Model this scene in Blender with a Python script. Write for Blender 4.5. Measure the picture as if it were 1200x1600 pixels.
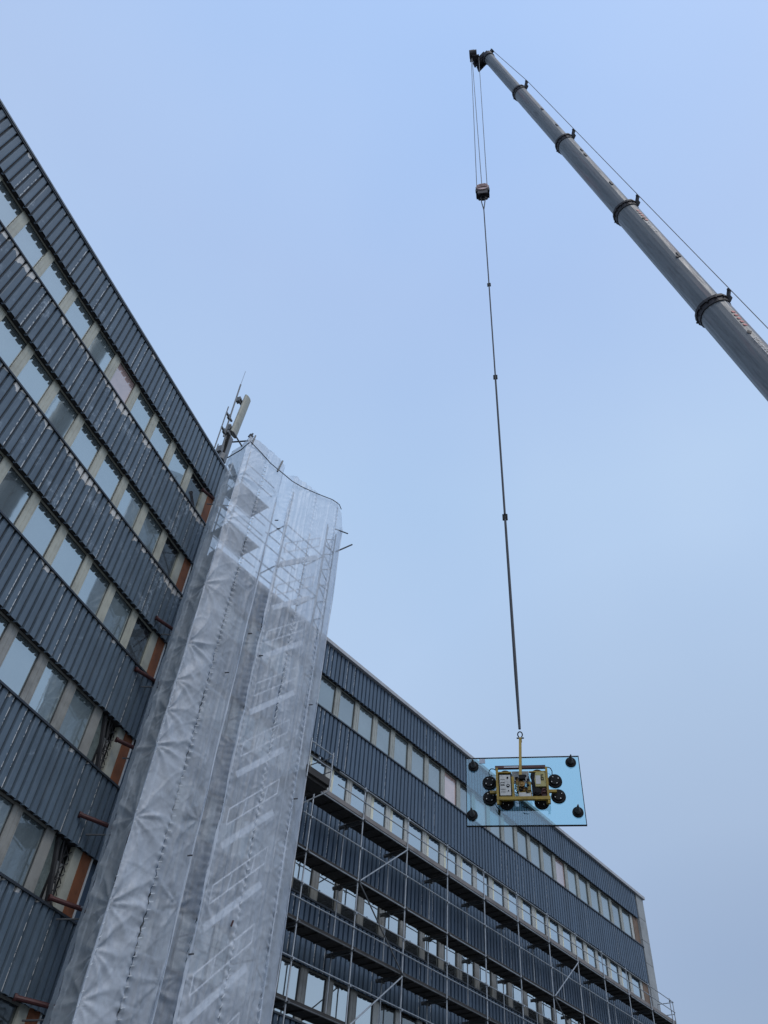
import bpy, bmesh, math, random
from math import sin, cos, pi, radians, sqrt, exp
from mathutils import Vector, Matrix, noise
random.seed(7)
sc = bpy.context.scene
for o in list(bpy.data.objects): bpy.data.objects.remove(o, do_unlink=True)
col = sc.collection
EYE = 1.6
# ---------------------------------------------------------------- camera
PI_, RO = radians(46.588), radians(5.2827)
fw = Vector((0, cos(PI_), sin(PI_))); r0 = Vector((1, 0, 0)); u0 = r0.cross(fw)
RT = r0*cos(RO) + u0*sin(RO); UP = u0*cos(RO) - r0*sin(RO)
cd = bpy.data.cameras.new('camera'); cam = bpy.data.objects.new('camera', cd); col.objects.link(cam)
M4 = Matrix((RT, UP, -fw)).transposed().to_4x4(); M4.translation = (0, 0, EYE); cam.matrix_world = M4
cd.sensor_fit = 'HORIZONTAL'; cd.sensor_width = 36; cd.lens = 36*1240.7/1200; cd.clip_end = 2000; cd.clip_start = .1
sc.camera = cam
# ---------------------------------------------------------------- world
w = bpy.data.worlds.new("World"); sc.world = w; w.use_nodes = True
nt = w.node_tree; nt.nodes.clear(); N = nt.nodes.new; LK = nt.links.new
SUN_EL, SUN_AZ = radians(52), radians(150)
sky = N('ShaderNodeTexSky'); sky.sky_type = 'NISHITA'; sky.sun_disc = False
sky.sun_elevation = SUN_EL; sky.sun_rotation = SUN_AZ; sky.air_density = 1; sky.dust_density = 3
b1 = N('ShaderNodeBackground'); b1.inputs[1].default_value = .05; LK(sky.outputs[0], b1.inputs[0])
tc = N('ShaderNodeTexCoord'); sp = N('ShaderNodeSeparateXYZ'); LK(tc.outputs['Generated'], sp.inputs[0])
cr = N('ShaderNodeValToRGB'); LK(sp.outputs[2], cr.inputs[0])
e = cr.color_ramp.elements
e[0].position = 0.0; e[0].color = (.36, .44, .54, 1)
e[1].position = 1.0; e[1].color = (.355, .515, .80, 1)
for p, c in ((.30, (.355, .46, .64, 1)), (.52, (.375, .505, .695, 1)), (.74, (.385, .53, .735, 1)), (.88, (.37, .50, .74, 1))):
    k = e.new(p); k.color = c
nz = N('ShaderNodeTexNoise'); nz.inputs['Scale'].default_value = 1.9; nz.inputs['Detail'].default_value = 3; nz.inputs['Roughness'].default_value = .45
LK(tc.outputs['Generated'], nz.inputs[0])
cr2 = N('ShaderNodeValToRGB'); LK(nz.outputs[0], cr2.inputs[0])
cr2.color_ramp.elements[0].position = .3; cr2.color_ramp.elements[0].color = (.92, .95, .985, 1)
cr2.color_ramp.elements[1].position = .7; cr2.color_ramp.elements[1].color = (1.09, 1.045, 1.01, 1)
mx = N('ShaderNodeMix'); mx.data_type = 'RGBA'; mx.blend_type = 'MULTIPLY'; mx.inputs[0].default_value = 1
LK(cr.outputs[0], mx.inputs[6]); LK(cr2.outputs[0], mx.inputs[7])
dp = N('ShaderNodeVectorMath'); dp.operation = 'DOT_PRODUCT'; LK(tc.outputs['Generated'], dp.inputs[0]); dp.inputs[1].default_value = (.4534, .8786, .1501)   # vignette put into the sky colour, darker towards the view's lower right
cr3 = N('ShaderNodeValToRGB'); LK(dp.outputs['Value'], cr3.inputs[0]); e3 = cr3.color_ramp.elements
e3[0].position = .82; e3[0].color = (1, 1, 1, 1); e3[1].position = 1.0; e3[1].color = (.62, .63, .65, 1)
for p, c in ((.89, .925), (.96, .82)): k = e3.new(p); k.color = (c, c, c, 1)
mx2 = N('ShaderNodeMix'); mx2.data_type = 'RGBA'; mx2.blend_type = 'MULTIPLY'; mx2.inputs[0].default_value = 1
LK(mx.outputs[2], mx2.inputs[6]); LK(cr3.outputs[0], mx2.inputs[7]); mx = mx2
b2 = N('ShaderNodeBackground'); b2.inputs[1].default_value = 1.0; LK(mx.outputs[2], b2.inputs[0])
ad = N('ShaderNodeAddShader'); LK(b1.outputs[0], ad.inputs[0]); LK(b2.outputs[0], ad.inputs[1])
wo = N('ShaderNodeOutputWorld'); LK(ad.outputs[0], wo.inputs[0])
sd = bpy.data.lights.new('sun', 'SUN'); sd.energy = .9; sd.angle = radians(22); sd.color = (1, .97, .93)
so = bpy.data.objects.new('sun', sd); col.objects.link(so)
so.rotation_euler = (pi/2-SUN_EL, 0, pi-SUN_AZ)
sc.view_settings.view_transform = 'Standard'; sc.view_settings.look = 'None'; sc.view_settings.exposure = 0.0; sc.view_settings.gamma = 1
sc.cycles.transparent_max_bounces = 24; sc.cycles.max_bounces = 8

# ---------------------------------------------------------------- materials
def rampnode(nt, fac, stops):
    r = nt.nodes.new('ShaderNodeValToRGB'); nt.links.new(fac, r.inputs[0]); el = r.color_ramp.elements
    el[0].position, el[0].color = stops[0][0], stops[0][1]+(1,)
    el[1].position, el[1].color = stops[-1][0], stops[-1][1]+(1,)
    for p, c in stops[1:-1]: k = el.new(p); k.color = c+(1,)
    return r.outputs[0]
def mix(nt, fac, a, b, bt='MIX'):
    m = nt.nodes.new('ShaderNodeMix'); m.data_type = 'RGBA'; m.blend_type = bt
    for i, v in ((0, fac), (6, a), (7, b)):
        if hasattr(v, 'is_output'): nt.links.new(v, m.inputs[i])
        else: m.inputs[i].default_value = v if i == 0 else tuple(v)+(1,)
    return m.outputs[2]
def math_(nt, op, a, b=None, c=None, clamp=False):
    m = nt.nodes.new('ShaderNodeMath'); m.operation = op; m.use_clamp = clamp
    for i, v in enumerate((a, b, c)):
        if v is None: continue
        if hasattr(v, 'is_output'): nt.links.new(v, m.inputs[i])
        else: m.inputs[i].default_value = v
    return m.outputs[0]
def noise_(nt, vec, scale, detail=4, rough=.55, sc3=None):
    if sc3:
        mp = nt.nodes.new('ShaderNodeMapping'); mp.inputs['Scale'].default_value = sc3; nt.links.new(vec, mp.inputs[0]); vec = mp.outputs[0]
    n = nt.nodes.new('ShaderNodeTexNoise'); n.inputs['Scale'].default_value = scale; n.inputs['Detail'].default_value = detail
    n.inputs['Roughness'].default_value = rough; nt.links.new(vec, n.inputs[0]); return n.outputs[0]
def base(name):
    m = bpy.data.materials.new(name); m.use_nodes = True; nt = m.node_tree
    return m, nt, nt.nodes['Principled BSDF']
def mat(name, c, rough=.6, metal=0, var=.25, scale=3, bump=.15, c2=None, spec=.5):
    m, nt, p = base(name)
    t = nt.nodes.new('ShaderNodeTexCoord')
    n = noise_(nt, t.outputs['Object'], scale, 6, .65)
    c2 = c2 or tuple(x*(1-var) for x in c); c1 = tuple(min(1, x*(1+var*.5)) for x in c)
    nt.links.new(rampnode(nt, n, [(.3, c2), (.5, c), (.72, c1)]), p.inputs['Base Color'])
    p.inputs['Roughness'].default_value = rough; p.inputs['Metallic'].default_value = metal
    p.inputs['Specular IOR Level'].default_value = spec
    if bump:
        n2 = noise_(nt, t.outputs['Object'], scale*9, 3)
        b = nt.nodes.new('ShaderNodeBump'); b.inputs['Strength'].default_value = bump; b.inputs['Distance'].default_value = .02
        nt.links.new(n2, b.inputs['Height']); nt.links.new(b.outputs[0], p.inputs['Normal'])
    return m
FL = .245
def cladding(name, c, wear, seed):
    m, nt, p = base(name)
    uv = nt.nodes.new('ShaderNodeUVMap').outputs[0]
    mp = nt.nodes.new('ShaderNodeMapping'); mp.inputs['Location'].default_value = (seed, 0, 0); nt.links.new(uv, mp.inputs[0]); v = mp.outputs[0]
    s = nt.nodes.new('ShaderNodeSeparateXYZ'); nt.links.new(uv, s.inputs[0]); U_, V_ = s.outputs[0], s.outputs[1]   # V = metres below the top edge
    big = noise_(nt, v, .8, 5, .6)
    a = rampnode(nt, big, [(.3, tuple(x*.86 for x in c)), (.5, c), (.72, tuple(x*1.16 for x in c))])
    fid = math_(nt, 'FLOOR', math_(nt, 'DIVIDE', U_, FL))
    wn = nt.nodes.new('ShaderNodeTexWhiteNoise'); wn.noise_dimensions = '1D'; nt.links.new(fid, wn.inputs[1])
    a = mix(nt, .9, a, rampnode(nt, wn.outputs[0], [(0, (.88, .88, .88)), (1, (1.12, 1.12, 1.12))]), 'MULTIPLY')
    # vertical rain streaks
    st = noise_(nt, v, 2.2, 5, .6, (7, .5, 1))
    a = mix(nt, math_(nt, 'MULTIPLY', rampnode(nt, st, [(.54, (0, 0, 0)), (.75, (1, 1, 1))]), .24*wear), a, (.22, .27, .32))
    bl = noise_(nt, v, 1.1, 7, .72, (1, 1.0, 1))
    bl2 = noise_(nt, v, 5.5, 5, .75, (1.5, .8, 1))
    bm = math_(nt, 'MULTIPLY', rampnode(nt, bl, [(.58-(.06 if wear > 1.1 else 0), (0, 0, 0)), (.70-(.06 if wear > 1.1 else 0), (1, 1, 1))]), rampnode(nt, bl2, [(.46, (0, 0, 0)), (.62, (1, 1, 1))]))
    a = mix(nt, math_(nt, 'MULTIPLY', bm, .6*wear), a, (.36, .43, .50))
    # flaked paint at the top edge
    pk = noise_(nt, v, 3.2, 5, .6, (1, 1, 1)); pk1 = noise_(nt, v, .8, 3, .6, (1, .0, 1))
    th = math_(nt, 'MULTIPLY_ADD', pk1, 3.0, -1.62+(.20 if wear > 1.1 else (0 if wear > .5 else -9)))                # slow change of how far down the paint has gone
    h = math_(nt, 'SUBTRACT', math_(nt, 'MULTIPLY_ADD', pk, .9, th), math_(nt, 'MULTIPLY', V_, 1.9))
    thr = .44 + (1-wear)*.35
    pm = rampnode(nt, h, [(thr, (0, 0, 0)), (thr+.012, (1, 1, 1))])
    f0 = math_(nt, 'FRACT', math_(nt, 'DIVIDE', U_, FL))
    dn = noise_(nt, v, 9, 3, .6, (1, .35, 1)); 
    dr = math_(nt, 'MULTIPLY', math_(nt, 'MULTIPLY', math_(nt, 'GREATER_THAN', f0, .52), math_(nt, 'LESS_THAN', f0, .74)), math_(nt, 'LESS_THAN', V_, math_(nt, 'MULTIPLY_ADD', dn, .75, -.28)))
    if wear > .5: a = mix(nt, math_(nt, 'MULTIPLY', dr, .75), a, (.40, .42, .42))
    a = mix(nt, pm, a, rampnode(nt, bl2, [(.3, (.42, .41, .40)), (.7, (.62, .61, .58))]))
    # cracks down the groove edges
    fr = math_(nt, 'FRACT', math_(nt, 'DIVIDE', U_, FL))
    gm = math_(nt, 'MULTIPLY', math_(nt, 'GREATER_THAN', fr, .49), math_(nt, 'LESS_THAN', fr, .60))
    w2 = nt.nodes.new('ShaderNodeTexWhiteNoise'); w2.noise_dimensions = '1D'; nt.links.new(math_(nt, 'ADD', fid, 51.3), w2.inputs[1])
    gm = math_(nt, 'MULTIPLY', gm, math_(nt, 'GREATER_THAN', w2.outputs[0], 1-.30*wear))
    gn = noise_(nt, v, 5, 4, .7, (1, 1.4, 1))
    gm = math_(nt, 'MULTIPLY', gm, math_(nt, 'GREATER_THAN', gn, .50))
    a = mix(nt, gm, a, (.62, .62, .60))
    nt.links.new(a, p.inputs['Base Color'])
    nt.links.new(rampnode(nt, big, [(.3, (.42,)*3), (.7, (.58,)*3)]), p.inputs['Roughness'])
    b = nt.nodes.new('ShaderNodeBump'); b.inputs['Strength'].default_value = .35; b.inputs['Distance'].default_value = .02
    nt.links.new(math_(nt, 'ADD', noise_(nt, v, 2.5, 4, .6, (2, .6, 1)), math_(nt, 'MULTIPLY', pm, -.3)), b.inputs['Height']); nt.links.new(b.outputs[0], p.inputs['Normal'])
    return m
def glassmat(name, c, refl, rough=.03, lo=.65):
    m, nt, p = base(name)
    oi = nt.nodes.new('ShaderNodeObjectInfo'); t = nt.nodes.new('ShaderNodeTexCoord')
    n = noise_(nt, t.outputs['Object'], 1.3, 5, .65)
    a = mix(nt, .8, c, rampnode(nt, n, [(.3, (.75,)*3), (.7, (1.2,)*3)]), 'MULTIPLY')
    a = mix(nt, 1.0, a, rampnode(nt, oi.outputs['Random'], [(0, (lo, lo, lo)), (1, (1.15, 1.15, 1.12))]), 'MULTIPLY')
    nt.links.new(a, p.inputs['Base Color']); p.inputs['Roughness'].default_value = .5
    g = nt.nodes.new('ShaderNodeBsdfGlossy'); g.inputs['Roughness'].default_value = rough; g.inputs['Color'].default_value = (.80, .87, .86, 1)
    b = nt.nodes.new('ShaderNodeBump'); b.inputs['Strength'].default_value = .05; b.inputs['Distance'].default_value = .03
    nt.links.new(noise_(nt, t.outputs['Object'], .9, 2), b.inputs['Height']); nt.links.new(b.outputs[0], g.inputs['Normal'])
    ms = nt.nodes.new('ShaderNodeMixShader')
    f = nt.nodes.new('ShaderNodeLayerWeight'); f.inputs[0].default_value = .35
    nt.links.new(math_(nt, 'MULTIPLY_ADD', f.outputs['Facing'], .35, refl, clamp=True), ms.inputs[0])
    nt.links.new(p.outputs[0], ms.inputs[1]); nt.links.new(g.outputs[0], ms.inputs[2])
    nt.links.new(ms.outputs[0], nt.nodes['Material Output'].inputs[0])
    return m
def sheetmat(name, trans, c, seed):
    m = bpy.data.materials.new(name); m.use_nodes = True; nt = m.node_tree; nt.nodes.clear(); A = nt.nodes.new; K = nt.links.new
    t = A('ShaderNodeTexCoord'); ob = t.outputs['Object']
    n = noise_(nt, ob, 1.2, 5, .65); n2 = noise_(nt, ob, 14, 5, .7, (1, 1, .5)); n3 = noise_(nt, ob, 60, 2, .6)
    cc = rampnode(nt, n, [(.3, tuple(x*.86 for x in c)), (.7, tuple(min(1, x*1.06) for x in c))])
    d = A('ShaderNodeBsdfDiffuse'); K(cc, d.inputs[0]); tr = A('ShaderNodeBsdfTranslucent'); K(cc, tr.inputs[0])
    g = A('ShaderNodeBsdfGlossy'); g.inputs['Roughness'].default_value = .5; g.inputs[0].default_value = (.9, .93, .97, 1)
    bp = A('ShaderNodeBump'); bp.inputs['Strength'].default_value = .55; bp.inputs['Distance'].default_value = .03
    cr_ = []
    for sc_, rot in ((.8, .5), (1.3, -.7), (2.4, 1.2)):
        mp = A('ShaderNodeMapping'); mp.inputs['Rotation'].default_value = (0, rot, 0); mp.inputs['Scale'].default_value = (1, 1, .26); K(ob, mp.inputs[0])
        q = noise_(nt, mp.outputs[0], sc_, 3, .5)
        cr_.append(math_(nt, 'POWER', math_(nt, 'SUBTRACT', 1, math_(nt, 'MULTIPLY', math_(nt, 'ABSOLUTE', math_(nt, 'SUBTRACT', q, .5)), 9), clamp=True), 1.6))
    hh = math_(nt, 'ADD', math_(nt, 'MULTIPLY', math_(nt, 'ADD', cr_[0], math_(nt, 'MULTIPLY', cr_[1], .6)), .9), math_(nt, 'MULTIPLY', cr_[2], .35))
    K(math_(nt, 'ADD', math_(nt, 'ADD', math_(nt, 'MULTIPLY', n2, .16), hh), math_(nt, 'MULTIPLY', n3, .05)), bp.inputs['Height'])
    for s in (d, tr, g): K(bp.outputs[0], s.inputs['Normal'])
    m1 = A('ShaderNodeMixShader'); m1.inputs[0].default_value = .42; K(d.outputs[0], m1.inputs[1]); K(tr.outputs[0], m1.inputs[2])
    m2 = A('ShaderNodeMixShader'); m2.inputs[0].default_value = .07; K(m1.outputs[0], m2.inputs[1]); K(g.outputs[0], m2.inputs[2])
    tp = A('ShaderNodeBsdfTransparent'); tp.inputs[0].default_value = (.95, .97, 1, 1)
    m3 = A('ShaderNodeMixShader')
    K(rampnode(nt, math_(nt, 'ADD', math_(nt, 'MULTIPLY', n, .6), math_(nt, 'MULTIPLY', n2, .4)), [(.35, (trans+.07,)*3), (.65, (trans-.07,)*3)]), m3.inputs[0])
    K(m2.outputs[0], m3.inputs[1]); K(tp.outputs[0], m3.inputs[2])
    o = A('ShaderNodeOutputMaterial'); K(m3.outputs[0], o.inputs[0]); return m

M = {}
M['cladL'] = cladding('worn_slate_blue_cladding', (.078, .112, .148), 1.0, 3.1)
M['cladW'] = cladding('badly_flaked_blue_cladding', (.078, .112, .148), 1.35, 17.4)
M['cladR'] = cladding('slate_blue_cladding', (.054, .086, .130), .38, 40.7)
M['flash'] = mat('dark_flashing', (.035, .042, .052), .45, .3)
M['coping'] = mat('light_grey_coping', (.34, .35, .37), .55)
M['copingL'] = mat('grey_edge_coping', (.16, .19, .22), .5, .2)
M['core'] = mat('dark_wall_core', (.05, .055, .06), .8)
M['soffit'] = mat('dark_soffit', (.03, .03, .033), .85)
M['mull'] = mat('cream_mullion', (.38, .385, .33), .5, 0, .22, 2.2)
M['mullR'] = mat('pale_mullion', (.40, .41, .39), .5, 0, .2, 2.2)
M['mullA'] = mat('weathered_mullion', (.30, .315, .29), .5, 0, .2, 2.2)
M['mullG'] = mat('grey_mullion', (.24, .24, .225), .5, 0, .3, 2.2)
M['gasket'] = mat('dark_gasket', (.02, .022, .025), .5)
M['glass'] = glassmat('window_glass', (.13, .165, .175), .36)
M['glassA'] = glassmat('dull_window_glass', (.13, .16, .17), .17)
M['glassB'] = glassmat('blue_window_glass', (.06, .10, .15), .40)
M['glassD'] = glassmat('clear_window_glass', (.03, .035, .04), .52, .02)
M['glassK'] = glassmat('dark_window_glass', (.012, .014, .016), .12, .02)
M['pink'] = glassmat('pink_curtained_glass', (.46, .33, .31), .12)
M['cream_reflection'] = mat('cream_reflection_strip', (.62, .62, .50), .9, 0, .2, 2)
M['orange'] = mat('rust_brown_board', (.21, .070, .024), .7, 0, .35, 2.5)
M['brown'] = mat('brown_board', (.16, .11, .08), .75)
M['white'] = mat('white_trim', (.60, .61, .60), .5)
M['concrete'] = mat('grey_concrete', (.27, .29, .30), .85, 0, .25, 1.2)
M['galv'] = mat('galvanised_steel', (.33, .35, .37), .42, .6, .3, 4)
M['galvD'] = mat('dull_steel', (.10, .105, .11), .5, .4, .3, 4)
M['deckw'] = mat('dark_deck_board', (.030, .028, .027), .85, 0, .4, 2)
M['toe'] = mat('grey_toe_board', (.17, .155, .15), .7, 0, .35, 1.5)
M['alu'] = mat('pale_aluminium', (.72, .74, .76), .4, .3)
M['red'] = mat('dark_red_paint', (.055, .013, .013), .55, 0, .45, 5)
M['rope'] = mat('dark_rope', (.05, .055, .065), .8)
M['lace'] = mat('white_lacing', (.62, .66, .70), .7)
M['boom'] = mat('crane_grey_paint', (.15, .165, .18), .40, .0, .22, .6, .05, c2=(.135, .12, .14))
M['collar'] = mat('crane_dark_collar', (.014, .010, .014), .6)
M['black'] = mat('black_rubber', (.006, .0065, .008), .7, spec=.2)
M['yellow'] = mat('yellow_paint', (.25, .17, .012), .5, 0, .5, 6)
M['panelw'] = mat('white_equipment_box', (.42, .43, .42), .5, 0, .3, 8)
M['mast'] = mat('grey_mast_steel', (.16, .165, .17), .5, .4)
M['radome'] = mat('beige_radome', (.27, .275, .235), .55)
M['whiteletter'] = mat('white_lettering', (.55, .56, .58), .5, bump=0)
M['redmark'] = mat('red_lettering', (.40, .05, .06), .5, bump=0)
M['brass'] = mat('worn_brass', (.28, .16, .05), .5, .5)
M['bolt'] = mat('bright_bolt', (.8, .8, .78), .4)
M['ground'] = mat('pale_gravel_ground', (.16, .16, .15), .9, 0, .35, .4)
M['roof'] = mat('roof_felt', (.06, .06, .06), .9)
M['block'] = mat('dusty_rose_steel', (.52, .38, .37), .5, .0, .3, 5)
M['sheetA'] = sheetmat('white_sheeting', .28, (.72, .78, .86), 1)
M['sheetB'] = sheetmat('translucent_sheeting', .44, (.74, .80, .88), 2)
M['sheetC'] = sheetmat('thin_sheeting', .48, (.72, .79, .88), 3)
M['sheetD'] = sheetmat('fold_shade_sheeting', .58, (.70, .76, .84), 5)  # fold's shade put into the material: more see-through, slightly darker colour
M['sheetE'] = sheetmat('shaded_edge_sheeting', .34, (.54, .59, .63), 4)  # shade of the turned-back edge put into a greyer colour
m, nt, p = base('blue_tinted_glass'); nt.nodes.remove(p)
gl = nt.nodes.new('ShaderNodeBsdfGlossy'); gl.inputs['Roughness'].default_value = .01
tp = nt.nodes.new('ShaderNodeBsdfTransparent'); tp.inputs[0].default_value = (.70, .915, .965, 1)
fr = nt.nodes.new('ShaderNodeFresnel'); fr.inputs[0].default_value = 1.5
ms = nt.nodes.new('ShaderNodeMixShader'); nt.links.new(math_(nt, 'ADD', fr.outputs[0], .12), ms.inputs[0]); nt.links.new(tp.outputs[0], ms.inputs[1]); nt.links.new(gl.outputs[0], ms.inputs[2])
nt.links.new(ms.outputs[0], nt.nodes['Material Output'].inputs[0]); M['tint'] = m

# ---------------------------------------------------------------- helpers
def boommat():
    m, nt, p = base('crane_grey_paint'); uv = nt.nodes.new('ShaderNodeUVMap').outputs[0]
    n1 = noise_(nt, uv, 1, 6, .65, (.12, 2.2, 1)); n2 = noise_(nt, uv, 1, 5, .7, (.8, 9, 1)); n3 = noise_(nt, uv, 2.0, 5, .7)
    a = rampnode(nt, n1, [(.30, (.095, .108, .122)), (.5, (.135, .15, .165)), (.66, (.16, .165, .18))])
    a = mix(nt, math_(nt, 'MULTIPLY', rampnode(nt, n2, [(.50, (0,)*3), (.62, (1,)*3)]), .45), a, (.075, .08, .09))
    a = mix(nt, math_(nt, 'MULTIPLY', rampnode(nt, noise_(nt, uv, 1, 4, .6, (.10, 1.1, 1)), [(.56, (0,)*3), (.68, (1,)*3)]), .5), a, (.22, .135, .145))  # reddish streaks painted in as red reflected along the boom
    a = mix(nt, math_(nt, 'MULTIPLY', rampnode(nt, n3, [(.66, (0,)*3), (.70, (1,)*3)]), .4), a, (.06, .055, .055))
    nt.links.new(a, p.inputs['Base Color']); nt.links.new(rampnode(nt, n2, [(.3, (.34,)*3), (.7, (.6,)*3)]), p.inputs['Roughness']); return m
M['boomS'] = boommat()
class MB:
    def __init__(s): s.v = []; s.f = []; s.uv = None
    def box(s, x0, x1, y0, y1, z0, z1):
        b = len(s.v); s.v += [Vector(q) for q in ((x0,y0,z0),(x1,y0,z0),(x1,y1,z0),(x0,y1,z0),(x0,y0,z1),(x1,y0,z1),(x1,y1,z1),(x0,y1,z1))]
        s.f += [tuple(b+i for i in q) for q in ((0,3,2,1),(4,5,6,7),(0,1,5,4),(1,2,6,5),(2,3,7,6),(3,0,4,7))]; return s
    def tube(s, a, b, r, n=8, r2=None, caps=True):
        a, b = Vector(a), Vector(b); d = b-a; r2 = r if r2 is None else r2
        if d.length < 1e-6: return s
        d.normalize(); e1 = d.orthogonal().normalized(); e2 = d.cross(e1); k = len(s.v)
        for i in range(n):
            t = 2*pi*i/n; o = e1*cos(t)+e2*sin(t); s.v += [a+o*r, b+o*r2]
        for i in range(n):
            j = (i+1) % n; s.f.append((k+2*i, k+2*j, k+2*j+1, k+2*i+1))
        if caps: s.f.append(tuple(k+2*i for i in range(n))[::-1]); s.f.append(tuple(k+2*i+1 for i in range(n)))
        return s
    def poly(s, pts, r, n=6):
        for a, b in zip(pts, pts[1:]): s.tube(a, b, r, n)
        return s
    def bar(s, a, b, wd, th, up=(0, 0, 1)):
        a, b = Vector(a), Vector(b); d = (b-a).normalized(); up = Vector(up); sd = d.cross(up).normalized(); up = sd.cross(d); k = len(s.v)
        for q in (a, b):
            for i, j in ((-1,-1),(1,-1),(1,1),(-1,1)): s.v.append(q+sd*i*wd/2+up*j*th/2)
        s.f += [tuple(k+i for i in q) for q in ((0,1,2,3),(7,6,5,4),(0,4,5,1),(1,5,6,2),(2,6,7,3),(3,7,4,0))]; return s
    def disc(s, c, ax, r, th, n=24): c = Vector(c); ax = Vector(ax).normalized(); return s.tube(c, c+ax*th, r, n)
    def prism(s, pts, y0, y1):      # outline in x,z
        k = len(s.v); n = len(pts); s.v += [Vector((x, y0, z)) for x, z in pts]+[Vector((x, y1, z)) for x, z in pts]
        s.f.append(tuple(range(k, k+n))); s.f.append(tuple(range(k+2*n-1, k+n-1, -1)))
        for i in range(n): j = (i+1) % n; s.f.append((k+i, k+n+i, k+n+j, k+j))
        return s
    def build(s, name, m, parent=None, smooth=False, label=None, uv=None):
        me = bpy.data.meshes.new(name); me.from_pydata([tuple(q) for q in s.v], [], s.f)
        if not uv:
            bm = bmesh.new(); bm.from_mesh(me); bmesh.ops.recalc_face_normals(bm, faces=bm.faces); bm.to_mesh(me); bm.free()
        me.materials.append(m if not isinstance(m, str) else M[m])
        if smooth: me.polygons.foreach_set('use_smooth', [True]*len(me.polygons))
        if uv:
            l = me.uv_layers.new(name='UVMap')
            for lp in me.loops: l.data[lp.index].uv = uv[lp.vertex_index]
        o = bpy.data.objects.new(name, me); col.objects.link(o)
        if parent: o.parent = parent
        if label: o['label'] = label
        return o
def tag(o, label=None, cat=None, group=None, kind=None):
    for k, v in (('label', label), ('category', cat), ('group', group), ('kind', kind)):
        if v: o[k] = v
    return o
def thing(name, label, cat, loc=(0, 0, 0), rz=0, group=None):
    o = bpy.data.objects.new(name, None); col.objects.link(o); o.location = loc; o.rotation_euler = (0, 0, rz); o.empty_display_size = .5
    return tag(o, label, cat, group)
AL, AR = radians(22.952), radians(40.968)
S_ = 3.4/.2449; DL, DR = S_, 1.335*S_
def frame(a, d): return (-cos(a)*d, sin(a)*d, EYE), pi/2-a
def inview(P, mg=0):
    P = Vector(P)-Vector((0, 0, EYE)); d = P.dot(fw)
    if d < 1: return False
    x = 600+1240.7*P.dot(RT)/d; y = 800-1240.7*P.dot(UP)/d
    return -mg < x < 1200+mg and -mg < y < 1600+mg

# ---------------------------------------------------------------- ground
g = MB(); g.v = [Vector(q) for q in ((-900,-900,0),(900,-900,0),(900,900,0),(-900,900,0))]; g.f = [(0,1,2,3)]
tag(g.build('ground', 'ground'), kind='structure')

# ---------------------------------------------------------------- buildings (local frame: x along the wall, y into it, z above eye height)
def band(u0, u1, zb, zt):
    n0 = math.floor(u0/FL); n1 = math.ceil(u1/FL); prof = []
    for k in range(n0, n1):
        for q, y in ((0, 0), (.128, 0), (.160, .014), (.168, .085), (.208, .085), (.226, .002)): prof.append((k*FL+q, y))
    prof = [q for q in prof if u0 <= q[0] <= u1]
    mb = MB(); uv = []; th = .006
    rnd = random.Random(int(zt*10))
    for (x, y) in prof:
        sh_ = random.Random(int(math.floor((x+.002)/(4*FL)))*31+int(zt*10)); dz = sh_.uniform(-.014, .010)+rnd.uniform(-.004, .004); y = y+sh_.uniform(-.004, .004)
        for yy, z in ((y, zb+dz), (y, zt), (y+th, zb+dz), (y+th, zt)): mb.v.append(Vector((x, yy, z))); uv.append((x, zt-z))
    for i in range(len(prof)-1):
        a = 4*i; b = a+4
        mb.f += [(a, b, b+1, a+1), (a+2, a+3, b+3, b+2), (a, a+2, b+2, b)]
    return mb, uv
def wing(name, label, ang, dist, u0, u1, ztop, sills, mull_u, mw, first_band_u1, floors, opts):
    loc, rz = frame(ang, dist); root = thing(name, label, 'building', loc, rz)
    ops = [(s, s+1.50) for s in sills]          # window openings
    zb = -EYE
    # structural core behind the skin
    c = MB(); c.box(u0, u1, .62, 12, zb, ztop-.06)
    c.build('wall', 'core', root)
    r = MB(); r.box(u0-.0, u1, .35, 12.2, ztop-.055, ztop+.02); r.build('roof', 'roof', root)
    lv = [ztop]+[s for s, h in ops]
    heads = [h for s, h in ops]+[zb]
    for i, (zt, zl) in enumerate(zip(lv, heads)):
        mb, uv = band(u0, first_band_u1, zl, zt-.02); mb.build('cladding_band', opts.get('worn', {}).get(i, opts['clad']), root, uv=uv)
        bk = MB(); bk.box(u0, first_band_u1-.03, .06, .60, zl+.05, zt-.045); bk.build('soffit', 'soffit', root)
        if i:
            f = MB(); f.box(u0, first_band_u1+.03, -.045, .13, zt-.035, zt+.02); f.box(u0, first_band_u1+.03, .13, .4, zt-.03, zt+.012)
            f.build('sill', opts['sill'], root)
    return root, ops
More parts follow.
